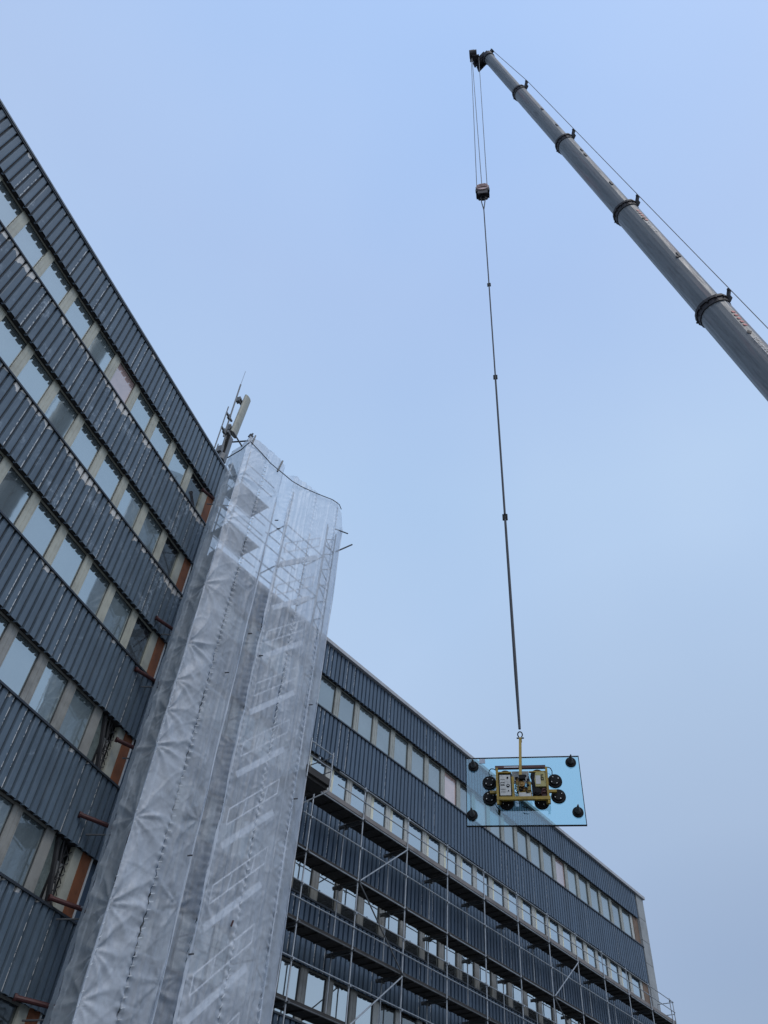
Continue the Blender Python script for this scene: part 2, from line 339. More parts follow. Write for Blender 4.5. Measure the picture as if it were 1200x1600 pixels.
def window(root, ua, ub, mw, zs, zh, glass, mull, cream_reflection=0, blind=None):
    w_ = MB()
    x0, x1 = ua, ua+mw
    w_.box(x0, x1, .16, .30, zs+.012, zh+.04)
    w_.box(x0+.02, x0+.035, .150, .162, zs+.02, zh+.02); w_.box(x1-.04, x1-.02, .150, .162, zs+.02, zh+.02)
    w_.box(x0+mw*.45, x0+mw*.5, .152, .162, zs+.02, zh+.02)
    w_.box(x1, ub, .19, .26, zs+.012, zs+.06); w_.box(x1, ub, .19, .26, zh-.02, zh+.04)
    f = w_.build('window', mull, root)
    gk = MB(); a_, b_, c_, d_ = x1+.001, ub-.001, zs+.062, zh-.022
    for yy_ in (.196, .2135):
        for e_ in (0, .014): gk.v += [Vector((a_+e_, yy_, c_+e_)), Vector((b_-e_, yy_, c_+e_)), Vector((b_-e_, yy_, d_-e_)), Vector((a_+e_, yy_, d_-e_))]
    for i in range(4):
        j = (i+1) % 4; gk.f += [(i, j, 4+j, 4+i), (8+i, 12+i, 12+j, 8+j), (i, 8+i, 8+j, j), (4+i, 4+j, 12+j, 12+i)]
    gk.build('frame', 'gasket', f)
    pmb = MB(); t = random.uniform(-.004, .004)
    k = 0; pmb.v = [Vector(q) for q in ((x1+.002, .215+t, zs+.05), (ub-.002, .215-t, zs+.05), (ub-.002, .215-t, zh), (x1+.002, .215+t, zh), (x1+.002, .235+t, zs+.05), (ub-.002, .235-t, zs+.05), (ub-.002, .235-t, zh), (x1+.002, .235+t, zh))]
    pmb.f = [(0,1,2,3),(7,6,5,4),(0,4,5,1),(1,5,6,2),(2,6,7,3),(3,7,4,0)]
    pmb.build('pane', glass, f)
    if cream_reflection:
        c = MB(); c.box(x1+.005, x1+cream_reflection, .208, .2135, zs+.06, zh-.02); c.build('cream_reflection', 'cream_reflection', f)  # cream reflection at the pane's left edge built as a solid strip
    return f
# --- left wing
PER = 1.225
sillsL = [20.13, 16.75, 13.34, 9.955, 6.55, 3.15, -.25]
L_root, opsL = wing('office_building', 'slate blue clad office wing on the left, one storey higher, its paint flaking white', AL, DL, -9.0, 17.2, 23.39, sillsL, None, .29, 16.9, 7, dict(clad='cladL', sill='flash', worn={1: 'cladW', 2: 'cladW'}))
cp = MB(); cp.box(-9, 17.0, -.05, .36, 23.375, 23.44); cp.build('coping', 'copingL', L_root)
cp = MB(); cp.box(-9, 17.0, -.03, .001, 23.31, 23.372); cp.build('edge_flashing', 'flash', L_root)
stuffL = []
uL_ = lambda k: 14.66-PER*k
pinkL = {(0, 4)}
for r, (zs, zh) in enumerate(opsL):
    m_off = {0: .08, 1: 0, 2: .0, 3: -.02, 4: -.10, 5: -.1, 6: -.1}[r]
    for k in range(-1, 19):
        ua = uL_(k)+m_off; ub = ua+PER
        if k == -1: ua = 15.86+m_off; ub = ua+.1
        P = Vector(L_root.location)+Matrix.Rotation(L_root.rotation_euler.z, 3, 'Z')@Vector((ua+.6, .2, (zs+zh)/2))
        if k >= 0 and not inview(P, 60): stuffL.append((ua, ub, zs, zh)); continue
        if k == -1:
            x = MB(); x.box(ua-.06, ua+.24, .15, .30, zs+.012, zh+.04); x.build('pillar', 'mull', L_root)
            x = MB(); x.box(ua+.24, ua+.60, .13, .24, zs+.012, zh+.04); x.build('infill_board', 'orange', L_root)
            x = MB(); x.box(ua+.60, ua+.645, .10, .26, zs+.012, zh+.04); x.build('trim', 'white', L_root)
            continue
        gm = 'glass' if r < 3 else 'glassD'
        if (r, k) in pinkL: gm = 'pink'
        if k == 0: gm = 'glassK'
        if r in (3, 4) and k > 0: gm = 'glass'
        if k == 0 and r in (3, 4):  # reflected scaffold built as solid bars and strips in place of a pane
            w_ = MB(); w_.box(ua, ua+.32, .16, .30, zs+.012, zh+.04); f = w_.build('window', 'mullG', L_root, label='window beside the rust brown board, its scaffold reflection built as bars and strips')
            w_ = MB(); w_.box(ua+.32, ub, .45, .60, zs+.01, zh+.05); w_.build('dark_backing', 'core', f)
            w_ = MB(); w_.prism([(ua+.33, zs+.02), (ua+.62, zs+.02), (ua+.72, zh+.02), (ua+.33, zh+.02)], .24, .25); w_.build('reflected_sheet', mat('grey_reflection', (.12, .15, .145), .4, 0, .5, 4, .8), f)
            w_ = MB(); w_.box(ub-.30, ub-.03, .40, .42, zs+.05, zh-.35); w_.build('pale_reflection', 'white', f)
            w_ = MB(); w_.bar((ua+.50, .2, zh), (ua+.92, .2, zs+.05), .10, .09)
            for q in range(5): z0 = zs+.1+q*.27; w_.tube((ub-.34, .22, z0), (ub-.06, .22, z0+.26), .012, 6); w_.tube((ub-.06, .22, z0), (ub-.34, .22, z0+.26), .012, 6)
            w_.tube((ub-.34, .22, zs), (ub-.34, .22, zh), .016, 6); w_.tube((ua+.70, .17, zh), (ub-.2, .17, zs), .02, 6); w_.build('reflected_lattice', 'soffit', f); continue
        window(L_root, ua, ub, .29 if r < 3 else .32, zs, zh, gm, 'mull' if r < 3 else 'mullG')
if stuffL:
    a = MB(); b = MB()
    for ua, ub, zs, zh in stuffL: a.box(ua, ua+.29, .16, .30, zs+.012, zh+.04); b.box(ua+.29, ub, .215, .23, zs+.02, zh+.03)
    tag(a.build('window_mullions', 'mull', L_root), kind='stuff'); tag(b.build('window_panes', 'glass', L_root), kind='stuff')
x = MB(); x.box(16.5, 17.2, .30, .61, -EYE, 23.2); x.build('end_wall_panel', 'cladR', L_root, uv=None)
x = MB(); x.tube((16.97, .02, -EYE), (16.97, .02, 9.8), .035, 10); x.tube((17.06, .10, -EYE), (17.06, .10, 23), .03, 8)
for z in (0, 2.5, 5, 7.5): x.disc((16.97, .02, z), (0, 0, 1), .055, .06, 10)
x.build('downpipe', 'galvD', L_root, smooth=False)
x = MB(); x.bar((16.55, -.12, 23.72), (17.25, -.16, 23.32), .14, .16); x.bar((16.7, -.1, 23.2), (17.2, -.14, 23.3), .03, .03); x.build('coping_end', 'flash', L_root)
# --- right wing
mullR = [19.63, 20.87, 22.08, 23.30, 24.54, 25.79, 27.04, 28.30, 29.56, 30.83, 32.10, 33.35, 34.60, 35.88, 37.16, 38.43, 39.70, 40.97, 42.27, 43.57, 44.86, 46.21]
mullR = [19.63-1.225*k for k in range(5, 0, -1)]+mullR
sillsR = [16.74, 13.34, 9.93, 6.53, 3.13, -.27]
R_root, opsR = wing('office_building', 'slate blue clad office wing behind the open scaffolding, light grey coping on its roof edge', AR, DR, 12.2, 48.1, 19.66, sillsR, None, .3, 47.1, 6, dict(clad='cladR', sill='flash'))
cp = MB(); cp.box(12.2, 48.22, -.13, .37, 19.64, 19.80); cp.build('coping', 'coping', R_root)
x = MB()
zj = [19.635, 18.35, 17.13, 15.93, 14.75, 13.6, 12.4, 11.2, 10, 8.8, 7.6, 6.4, 5.2, 4.0, 2.8, 1.6, .4, -EYE]
for a, b in zip(zj, zj[1:]): x.box(47.14, 48.1, -.02, .6, b+.012, a-.012)
x.build('corner_pillar', 'concrete', R_root)
x = MB(); x.box(47.16, 48.08, .0, .61, -EYE, 19.6); x.build('pillar_core', 'core', R_root)
stuffR = []; nwin = 0
pinkR = {(0, 6+5), (0, 5), (0, 25)}
for r, (zs, zh) in enumerate(opsR):
    for i, ua in enumerate(mullR):
        ub = mullR[i+1] if i+1 < len(mullR) else 47.15
        P = Vector(R_root.location)+Matrix.Rotation(R_root.rotation_euler.z, 3, 'Z')@Vector((ua+.6, .2, (zs+zh)/2))
        if not inview(P, 10) or ua < 17.3: stuffR.append((ua, ub, zs, zh)); continue
        if i+1 == len(mullR):
            x = MB(); x.box(ua, ua+.3, .16, .3, zs+.012, zh+.04); x.build('pillar', 'mullR', R_root)
            x = MB(); x.box(ua+.3, ub, .13, .5, zs+.012, zh+.04); x.build('infill_board', 'brown', R_root); continue
        key = round((ua-19.63)/1.25)
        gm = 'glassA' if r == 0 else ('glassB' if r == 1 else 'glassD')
        if r == 0 and key in (6, 8, 13, 14): gm = 'pink' if key in (6, 8, 14) else gm
        cw = (.20 if r == 1 and random.random() < .8 else 0)
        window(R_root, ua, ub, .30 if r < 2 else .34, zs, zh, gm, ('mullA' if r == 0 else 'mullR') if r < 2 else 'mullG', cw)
        nwin += 1
a = MB(); b = MB()
for ua, ub, zs, zh in stuffR: a.box(ua, ua+.29, .16, .30, zs+.012, zh+.04); b.box(ua+.29, ub, .215, .23, zs+.02, zh+.03)
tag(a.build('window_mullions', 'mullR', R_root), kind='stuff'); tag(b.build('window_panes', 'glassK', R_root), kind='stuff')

# ---------------------------------------------------------------- open scaffolding in front of the right wing
SC = thing('scaffolding', 'open galvanised pole scaffolding with dark decks along the right wing', 'scaffolding', *frame(AR, DR))
YO, YI = -1.15, -.32
pu = [17.82]+[20.42+2.62*k for k in range(11)]
decks = [12.80-2.08*k for k in range(7)]
for i, u in enumerate(pu):
    m_ = MB(); m_.tube((u, YO, -EYE), (u, YO, decks[0]+1.10 if i else decks[0]+.05), .026, 8)
    for z in decks:
        m_.disc((u, YO, z-.12), (0, 0, 1), .05, .06, 10); m_.disc((u, YO, z+.93), (0, 0, 1), .042, .05, 10); m_.box(u-.03, u+.03, YO-.07, YO-.02, z+.95, z+1.02)
    m_.build('standard', 'galv', SC, smooth=False)
    m_ = MB(); m_.tube((u, YI, -EYE), (u, YI, decks[0]-.03), .024, 8); m_.build('inner_standard', 'galv', SC)
for j, z in enumerate(decks):
    d_ = MB(); u0_, u1_ = 17.4, 47.0
    if j == 3: u0_ = 17.0
    for k in range(len(pu)):
        a = pu[k]+.03 if k else u0_; b = pu[k+1]-.03 if k+1 < len(pu) else u1_
        for q in range(3): y0 = YO+.03+q*.265; d_.box(a, b, y0, y0+.25, z-.06, z)
        for q in range(5): xx = a+(b-a)*(q+.5)/5; d_.box(xx-.02, xx+.02, YO+.06, YI-.04, z-.10, z-.063)
    d_.build('deck', 'deckw', SC)
    t_ = MB(); t_.box(u0_, u1_+.1, YO+.028, YO+.05, z+.003, z+(.15 if j == 0 else .03))
    t_.build('toe_board', 'toe' if j == 0 else 'deckw', SC)
    l_ = MB(); l_.tube((u0_, YO, z-.09), (u1_, YO, z-.09), .022, 8)
    l_.build('ledger', 'galv' if j in (0, 1) else 'galvD', SC)
    for h in ((.52, 1.0) if j in (0, 2) else (1.0,)):
        s0 = u0_ if j else 18.9
        l_ = MB(); l_.tube((s0, YO-.045, z+h), (u1_, YO-.045, z+h), .021, 8); l_.build('guard_rail', 'galv', SC)
    for u in pu:
        t_ = MB(); t_.bar((u, YO-.12, z-.12), (u, YI+.25, z-.12), .05, .07); t_.tube((u+.05, YO+.1, z-.19), (u+.05, YI+.28, z-.16), .024, 8); t_.box(u-.12, u+.12, YI-.06, YI+.06, z-.22, z-.14)
        t_.build('transom', 'galvD', SC)
def brace(a, b, mm='galv'): x = MB(); x.tube((a[0], YO-.05, a[1]), (b[0], YO-.05, b[1]), .024, 8); x.build('brace', mm, SC)
for k in (1, 6):
    ul, ur = pu[k], pu[k+1]
    for j in range(5):
        zt, zb_ = decks[j]-.12, decks[j+1]-.12
        if j % 2 == 0: brace((ul, zb_), (ur, zt))
        else: brace((ur, zb_), (ul, zt), 'galvD')
for j in range(3):
    z = decks[j]; x = MB()
    for y in (YO, YI): x.tube((47.0, y, z-.1), (47.0, y, z+1.05), .024, 8)
    for h in (.45, 1.0): x.tube((47.0, YO, z+h), (47.0, YI, z+h), .02, 8)
    x.build('end_rail', 'galv', SC)

# ---------------------------------------------------------------- sheeted stair tower (right wing frame)
TW = thing('scaffold_tower', 'wrapped scaffold stair tower in the corner between the two wings', 'scaffolding', *frame(AR, DR))
Y = lambda w_: w_-DR
TOPZ = 21.2
xs = [10.85, 13.25, 15.30]; ys = [Y(16.16), Y(17.1)]
for x_ in xs:
    for y_ in ys:
        m_ = MB(); m_.tube((x_, y_, -EYE), (x_, y_, TOPZ+1.2), .026, 8); m_.build('standard', 'galv', TW)
lev = [20.75-2*k for k in range(11)]
for j, z in enumerate(lev):
    d_ = MB()
    for q in range(3): y0 = ys[0]+.04+q*.3; d_.box(xs[0]+.02, 12.28, y0, y0+.28, z-.06, z)
    d_.build('deck', 'galv', TW)
    l_ = MB()
    for y_ in ys:
        l_.tube((xs[0], y_, z-.1), (12.3, y_, z-.1), .02, 6); l_.tube((13.1, y_, z-.1), (xs[2], y_, z-.1), .02, 6); l_.tube((xs[0], y_+.45, z-.1), (xs[2], y_+.45, z-.1), .02, 6)
        l_.tube((xs[0], y_, z+1), (12.3, y_, z+1), .018, 6); l_.tube((xs[0], y_, z+.5), (12.3, y_, z+.5), .018, 6)
    for x_ in xs: l_.tube((x_, ys[0], z-.12), (x_, ys[1], z-.12), .022, 6)
    l_.build('ledger', 'galv', TW)
    # stair flight
    a, b = Vector((13.38, 0, z-2.0)), Vector((15.0, 0, z-.38)); y1, y2 = Y(16.15), Y(16.75)
    st = MB()
    st.bar((a.x, y1, a.z), (b.x, y1, b.z), .04, .17)
    for q in range(9):
        f_ = (q+.5)/9; xx = a.x+(b.x-a.x)*f_; zz = a.z+(b.z-a.z)*f_; st.box(xx-.07, xx+.07, y1, y1+.35, zz-.012, zz+.012)
    fl = st.build('stair_flight', 'alu', TW)
    h = MB()
    for y_ in (y1-.03,):
        for hh in (.55, 1.0): h.tube((a.x, y_, a.z+hh), (b.x, y_, b.z+hh), .022, 6)
        h.tube((a.x, y_, a.z+.55), (a.x, y_, a.z+1), .02, 6)
        for f_ in (.3, .72): xx = a.x+(b.x-a.x)*f_; zz = a.z+(b.z-a.z)*f_; h.tube((xx, y_, zz+.55), (xx+.05, y_, zz+1), .02, 6)
        h.tube((b.x, y_, b.z+.55), (b.x, y_, b.z+1), .02, 6)
    h.build('handrail', 'alu', fl)
# lattice girder in the right hand edge of the tower
lg = MB(); xa, xb = 15.42, 15.92; yy = Y(16.25)
for x_ in (xa, xb): lg.tube((x_, yy, -EYE), (x_, yy, 22.4), .026, 6)
for k in range(60):
    z = -1.5+k*.40
    if z > 22: break
    p_ = (xa, yy, z) if k % 2 == 0 else (xb, yy, z); q_ = (xb, yy, z+.4) if k % 2 == 0 else (xa, yy, z+.4); lg.tube(p_, q_, .02, 6)
for k in range(12): lg.tube((xa, yy, 21.4-2*k), (xb, yy, 21.4-2*k), .024, 6)
lg.build('lattice_girder', 'galvD', TW)
x = MB()
for a, b in (((10.2, Y(16.5), 22.55), (10.72, Y(16.05), 22.86)), ((10.05, Y(16.4), 22.9), (10.45, Y(16.2), 22.35)), ((10.55, Y(15.98), 22.6), (10.6, Y(15.98), 23.1))): x.tube(a, b, .03, 8)
x.prism([(10.5, 22.9), (10.68, 22.9), (10.7, 23.06), (10.55, 23.1)], Y(16.1), Y(16.02)); x.build('top_fitting', 'rope', TW)
x = MB(); x.tube((15.9, Y(16.1), 21.35), (16.6, Y(15.95), 22.23), .03, 8); x.tube((15.6, Y(16.0), 22.3), (16.3, Y(15.98), 22.62), .025, 8); x.build('stub_pole', 'rope', TW)
x = MB(); x.tube((10.62, Y(15.86), 22.42), (10.66, Y(15.86), 22.95), .03, 8); x.tube((12.03, Y(15.86), 22.25), (12.15, Y(15.86), 22.98), .035, 8); x.build('top_post', 'galvD', TW)
# bracket platform on its right side
bp = MB(); bp.box(15.95, 17.1, Y(16.0), Y(17.6), 12.06, 12.14); bp.box(15.95, 17.1, Y(16.0), Y(16.05), 12.14, 12.28); bp.bar((16.0, Y(16.7), 11.3), (17.05, Y(16.7), 12.05), .05, .05); bp.box(16.0, 17.05, Y(16.1), Y(17.5), 11.96, 12.05)
bp.build('bracket_platform', 'deckw', TW)
rl = MB()
for u_ in (15.98, 17.05):
    for w_ in (16.0, 17.0): rl.tube((u_, Y(w_), 11.9), (u_, Y(w_), 13.2), .022, 8)
    for h in (12.55, 13.05): rl.tube((u_, Y(16.0), h), (u_, Y(17.0), h), .018, 8)
for h in (12.62, 13.1): rl.tube((15.95, Y(16.0), h), (17.1, Y(16.0), h), .02, 8)
rl.tube((17.05, Y(16.0), 11.9), (16.2, Y(17.0), 11.1), .022, 8); rl.tube((16.35, Y(17.3), 12.1), (16.4, Y(17.3), 12.7), .02, 8)
rl.build('platform_rail', 'galv', TW)
# red ties bracing the tower against the left wing: placed in the left wing's frame
def toW(u, off, z): return Vector((-cos(AL)*(DL+off)+sin(AL)*u, sin(AL)*(DL+off)+cos(AL)*u, z+EYE))
TWm = Matrix.Translation(frame(AR, DR)[0])@Matrix.Rotation(frame(AR, DR)[1], 4, 'Z'); TWi = TWm.inverted()
for u, z, ue, oe in ((15.22, 4.67, 15.95, -.52), (15.2, 6.69, 16.05, -.46), (15.21, 8.68, 16.05, -.48), (15.6, 10.98, 16.28, -.36), (15.39, 13.15, 16.32, -.35), (15.49, 15.13, 16.4, -.32), (15.59, 21.19, 16.45, -.3)):
    a = toW(u, -.02, z); b = toW(ue, oe-.05, z-.02); d = (b-a).normalized()
    t_ = MB(); t_.tube(TWi@a, TWi@(b+d*.5), .055, 10); t_.disc(TWi@a, TWi.to_3x3()@d, .075, .06, 12)
    t_.build('wall_tie', 'red', TW, label='dark red wall tie reaching from the left wing into the sheeting')
    t_ = MB(); a2 = toW(u+.45, -.05, z-.32); t_.tube(TWi@a2, TWi@(a2+Vector((.9, .1, .12))), .022, 8); t_.build('tie_tube', 'galvD', TW)

# ---------------------------------------------------------------- the sheeting
SH = thing('scaffold_sheeting', 'wrinkled translucent white plastic sheeting laced around the tall scaffold tower', 'plastic sheeting', *frame(AR, DR))
def polar(az, d):
    v = Vector((sin(radians(az)), cos(radians(az)), 0))*d; uR_ = Vector((sin(AR), cos(AR), 0)); nR_ = Vector((-cos(AR), sin(AR), 0)); return v.dot(uR_), v.dot(nR_)
w0 = 15.95
plan = dict(P0=polar(-16.85, 21.3), LP=(10.47, 16.72), S1=(10.48, w0), S2=(11.46, w0-.05), S3=(12.36, w0+.02), NN=(12.96, w0), S5=(14.22, w0), S6=(15.46, w0), C2=(16.02, w0+.12), B=(16.0, 17.9))
topz = {'P0': 22.4, 'LP': 22.4, 'S1': 22.80, 'S2': 22.98, 'S3': 23.02, 'NN': 22.95, 'S5': 23.1, 'S6': 23.72, 'C2': 22.85, 'B': 21.6}
stars = [('S1', z, .9) for z in (20.6, 18.4, 15.6, 13.4, 12.15, 11.2, 10.2, 8.3, 6.35, 5.4, 4.45, 2.4, .5)]+[('S3', z, .7) for z in (21.3, 16.9, 9.0, 6.9, 5.3, 3.6)]+[('NN', z, .5) for z in (19.5, 15, 11.4, 7.4, 5.6, 4.3, 2.9, 1.5)]
fan = {12.15: 2.1, 6.35: 1.9, 4.45: 2.0}
def ridg(x): return 1-abs(x)
def sheet(a, b, mat_, inw=0.0, bulge=0.0, lace=(0, 0), seed=0, up=None, name='sheet_panel', label=None, droop=0, longf=0):
    (xa, wa), (xb, wb) = plan[a], plan[b]; L_ = math.hypot(xb-xa, wb-wa); tx, ty = (xb-xa)/L_, (wb-wa)/L_
    nx, ny = ty, -tx                      # outward (towards the viewer)
    nu = max(8, int(L_/.028)); za, zb_ = topz[a], topz[b]; Hh = max(za, zb_)+EYE; nv = 640
    mb = MB(); mb.v = []
    st = [(s, z, am) for s, z, am in stars if s in (a, b)]
    for j in range(nv+1):
        for i in range(nu+1):
            s = i/nu; v = j/nv
            zt = za+(zb_-za)*s - droop*4*s*(1-s)
            z = -EYE+.1+v*(zt+EYE-.1)
            d = bulge*sin(pi*s)*(1+.5*noise.noise((seed, z*.35, 1)))
            d += inw*sin(pi*s)
            x = s*L_
            q = Vector((x*1.2+seed*7, z*.8, seed)); d += .022*noise.noise(q)*min(1, 4*s*(1-s)+.25)
            # ridged creases, two slanting directions
            for (ax_, az_, fr_, am_) in ((1.0, .55, 1.3, .020), (1.0, -.75, 2.3, .013), (.4, 1.6, 2.9, .010), (1.0, .25, 4.5, .006)):
                n_ = noise.noise(Vector(((x*ax_+z*az_)*fr_, (x*az_-z*ax_)*fr_*.28, seed*3.1+fr_)))
                d += am_*max(0, ridg(n_*5.5))**2
            if longf:
                n_ = noise.noise(Vector((x*3.1, z*.16, seed*1.7))); n3_ = noise.noise(Vector((x*6.3+z*.25, z*.30, seed*2.9)))
                d += longf*(.045*(1-abs(n_*5))*(abs(n_) < .2) + .022*(1-abs(n3_*6))*(abs(n3_) < .166))
            # folds radiating from the tie points
            for sn, zs, am in st:
                sx = 0 if sn == a else L_; dx = x-sx; dz = z-zs; rr = math.hypot(dx, dz)
                if rr < 2.2:
                    th = math.atan2(dz, abs(dx)+1e-4)
                    d += am*.085*exp(-rr/.80)*(rr/(rr+.10))*(1-2.2*abs(sin(th*4.5+seed+zs+1.4*noise.noise((rr*.8, zs, th)))))*(.4+1.2*abs(noise.noise((th*1.3, zs, seed)))) - am*.03*exp(-(rr/.18)**2)
            # lacing puckers at the seams
            for side, on in ((0, lace[0]), (L_, lace[1])):
                if on:
                    ds = abs(x-side); d += on*.022*exp(-(ds/.10)**2)*sin(z*2*pi/.21+seed) - .02*exp(-(ds/.03)**2)
                    d += on*.012*exp(-(ds/.3)**2)*sin(z*9+3*noise.noise((z, seed, 0)))
            wv = 0
            mb.v.append(Vector((xa+tx*x+nx*d, Y(wa+ty*x+ny*d), z+wv)))
    for j in range(nv):
        for i in range(nu):
            k = j*(nu+1)+i; mb.f.append((k, k+1, k+nu+2, k+nu+1))
    return mb.build(name, mat_, SH, smooth=True, label=label)
topz_edge = 1
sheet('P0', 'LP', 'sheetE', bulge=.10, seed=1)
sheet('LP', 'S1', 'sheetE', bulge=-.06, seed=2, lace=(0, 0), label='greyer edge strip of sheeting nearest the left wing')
sheet('S1', 'S2', 'sheetA', bulge=.05, seed=3, lace=(0, 1))
sheet('S2', 'S3', 'sheetB', bulge=.02, seed=4, lace=(1, 0), longf=.6)
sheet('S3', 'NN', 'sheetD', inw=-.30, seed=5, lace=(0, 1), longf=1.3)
sheet('NN', 'S5', 'sheetB', bulge=.03, seed=6, lace=(1, 1), droop=.0, longf=1.3)
sheet('S5', 'S6', 'sheetB', bulge=.03, seed=7, lace=(1, 1), longf=.8)
sheet('S6', 'C2', 'sheetC', bulge=.05, seed=8, lace=(1, 0), label='thin outer strip of sheeting over the lattice girder')
sheet('C2', 'B', 'sheetC', bulge=.05, seed=9)
# seams: eyelet lacing, hems and the sagging rope
def seamline(nm, dx, step, ln, r, zmax, seed, wob=.02):
    x0, w_ = plan[nm]; rnd = random.Random(seed); mb = MB(); z = -1.3
    while z < zmax:
        o = wob*sin(z*3+seed)+.01*rnd.uniform(-1, 1); l_ = ln*rnd.uniform(.6, 1.15)
        mb.bar((x0+o-dx, Y(w_-.045), z), (x0+o+dx, Y(w_-.06), z+l_), .012, r*2, (0, 1, 0)); z += step*rnd.uniform(.9, 1.1)
    mb.build('lacing', 'lace', SH)
seamline('S2', .045, .19, .04, .012, 22.0, 1); seamline('S5', .02, .21, .09, .012, 19.8, 2, .03)
seamline('S6', .012, .24, .07, .010, 23.3, 3, .01); seamline('S1', .02, .26, .05, .006, 13.5, 4, .01)
def ribbon(nm, wd, zmax, seed, tw=1.0, mat_='lace', zmin=-1.3, off=.05):
    x0, w_ = plan[nm]; mb = MB(); n = int((zmax-zmin)/.07)
    for j in range(n+1):
        z = zmin+j*(zmax-zmin)/n; a = tw*(z*2.1+1.5*noise.noise((seed, z*.9, 0)))
        c_ = .03*noise.noise((seed+5, z*.5, 0)); hw = wd*(.35+.65*abs(cos(a)))*(.7+.6*abs(noise.noise((z*2, seed, 3))))
        mb.v += [Vector((x0+c_-hw/2, Y(w_-off-.03*sin(a)), z)), Vector((x0+c_+.3*hw*sin(a), Y(w_-off-.03), z)), Vector((x0+c_+hw/2, Y(w_-off+.03*sin(a)), z))]
    for j in range(n):
        for i in (0, 1): k = j*3+i; mb.f.append((k, k+1, k+4, k+3))
    mb.build('hem', mat_, SH, smooth=True)
ribbon('NN', .11, 21.5, 3, 1.0, 'sheetA'); ribbon('S3', .045, 19.4, 8, .7, 'sheetA'); ribbon('S1', .025, 21.5, 5, .4, 'sheetA', off=.02); ribbon('S6', .035, 23.4, 6, .6, 'sheetA'); ribbon('C2', .03, 22.7, 9, .5, 'sheetA', off=.02)
rp = MB(); ctrl = [(10.5, 22.42), (11.1, 22.38), (11.63, 22.30), (12.2, 22.36), (12.8, 22.42), (13.3, 22.58), (14.06, 22.92), (15.04, 23.42), (15.45, 23.50), (15.60, 23.35)]
rp.poly([Vector((u_, Y(15.84), z)) for u_, z in ctrl], .018, 6); rp.build('rope', 'rope', SH)
rp = MB(); rp.poly([Vector((10.35, Y(16.75), 21.95)), Vector((10.46, Y(16.2), 22.15)), Vector((10.5, Y(15.87), 22.4))], .02, 6); rp.build('rope', 'rope', SH)
for u_, z in ((12.45, 20.0), (12.62, 19.72), (13.06, 14.5), (11.95, 13.2), (12.45, 14.95), (12.2, 8.0), (12.9, 6.0), (15.5, 14.1), (15.46, 10.9)):
    x = MB(); x.tube((u_, Y(15.88), z), (u_+.09, Y(15.80), z+.03), .02, 8); x.build('clamp', 'rope', SH)
for u_, z in ((14.0, 6.95), (14.06, 4.35)):
    x = MB(); x.tube((u_, Y(15.86), z), (u_+.02, Y(15.84), z+.14), .022, 8); x.build('red_tape', 'red', SH, label='red tape on the lacing')

# ---------------------------------------------------------------- aerial on the left roof corner
loc, rz = frame(AL, DL); rot = Matrix.Rotation(rz, 3, 'Z')
AN = thing('cell_antenna', 'grey rooftop aerial mast with beige panel antenna at the end of the left roof', 'antenna', Vector(loc)+rot@Vector((16.9, .8, 23.4)), rz)
x = MB(); x.tube((0, 0, 0), (-.05, 0, 3.6), .07, 12); x.tube((-.2, 0, 2.6), (-.24, 0, 6.4), .035, 8); x.build('mast', 'mast', AN)
x = MB(); x.tube((-.24, 0, 6.4), (-.22, 0, 7.5), .010, 6); x.build('lightning_rod', 'mast', AN)
x = MB(); pr = [(cos(t)*.23+.14, sin(t)*.10-.17) for t in [2*pi*i/16 for i in range(16)]]
k = len(x.v)
for z in (3.1, 6.0): x.v += [Vector((a+(z-3.1)*.06, b, z)) for a, b in pr]
x.f = [tuple(range(16))[::-1], tuple(range(16, 32))]+[(i, (i+1) % 16, 16+(i+1) % 16, 16+i) for i in range(16)]
x.build('panel_antenna', 'radome', AN, smooth=False)
x = MB(); x.tube((-.50, 0, 1.5), (-.52, 0, 4.3), .026, 8); x.tube((-.36, 0, .2), (-.36, 0, 1.9), .024, 8); x.build('side_pipe', 'mast', AN)
x = MB()
for z in (2.85, 3.85): x.box(-.52, -.02, -.04, .04, z, z+.07); x.box(-.34, -.2, -.05, .05, z-.08, z+.14)
for z in (3.3, 5.4): x.box(-.1, .3, -.15, .03, z, z+.08); x.box(-.12, .05, -.1, .08, z-.1, z+.2)
x.build('bracket', 'mast', AN)
x = MB(); x.box(.02, .26, -.16, .0, 1.3, 2.9); x.box(-.25, -.08, -.12, .1, 1.6, 1.95); x.disc((-.05, -.1, 1.2), (0, -.2, 1), .17, .3, 12); x.box(-.2, .12, -.16, .1, .5, .62); x.box(-.18, .05, -.14, .1, 2.9, 3.05); x.build('radio_unit', 'mast', AN)
x = MB(); rnd = random.Random(3)
for q in range(5):
    pts = [Vector((.1-.05*q+rnd.uniform(-.06, .06), -.12, 3.1-t*.62)) for t in range(5)]; x.poly(pts, .018, 6)
x.build('cable', 'black', AN)

# ---------------------------------------------------------------- crane

CR = thing('crane', 'long grey telescopic crane boom rising from the right edge with dark collars between its sections', 'crane')
T = Vector((4.828, 16.499, 70.428+EYE)); D_ = Vector((.29236, .06145, -.95433)).normalized()
view = (Vector((0, 0, EYE))-(T+D_*25)); E1 = (view-D_*view.dot(D_)).normalized(); E2 = D_.cross(E1).normalized()
if E2.dot(RT) < 0: E2 = -E2
def bpt(t, r, ph): return T+D_*t+(E1*cos(ph)+E2*sin(ph))*r
secs = [(0, 7.55, .385), (7.35, 16.3, .475), (16.1, 25.7, .565), (25.5, 35.8, .665), (35.6, 47.0, .78), (46.8, 68.0, .90)]
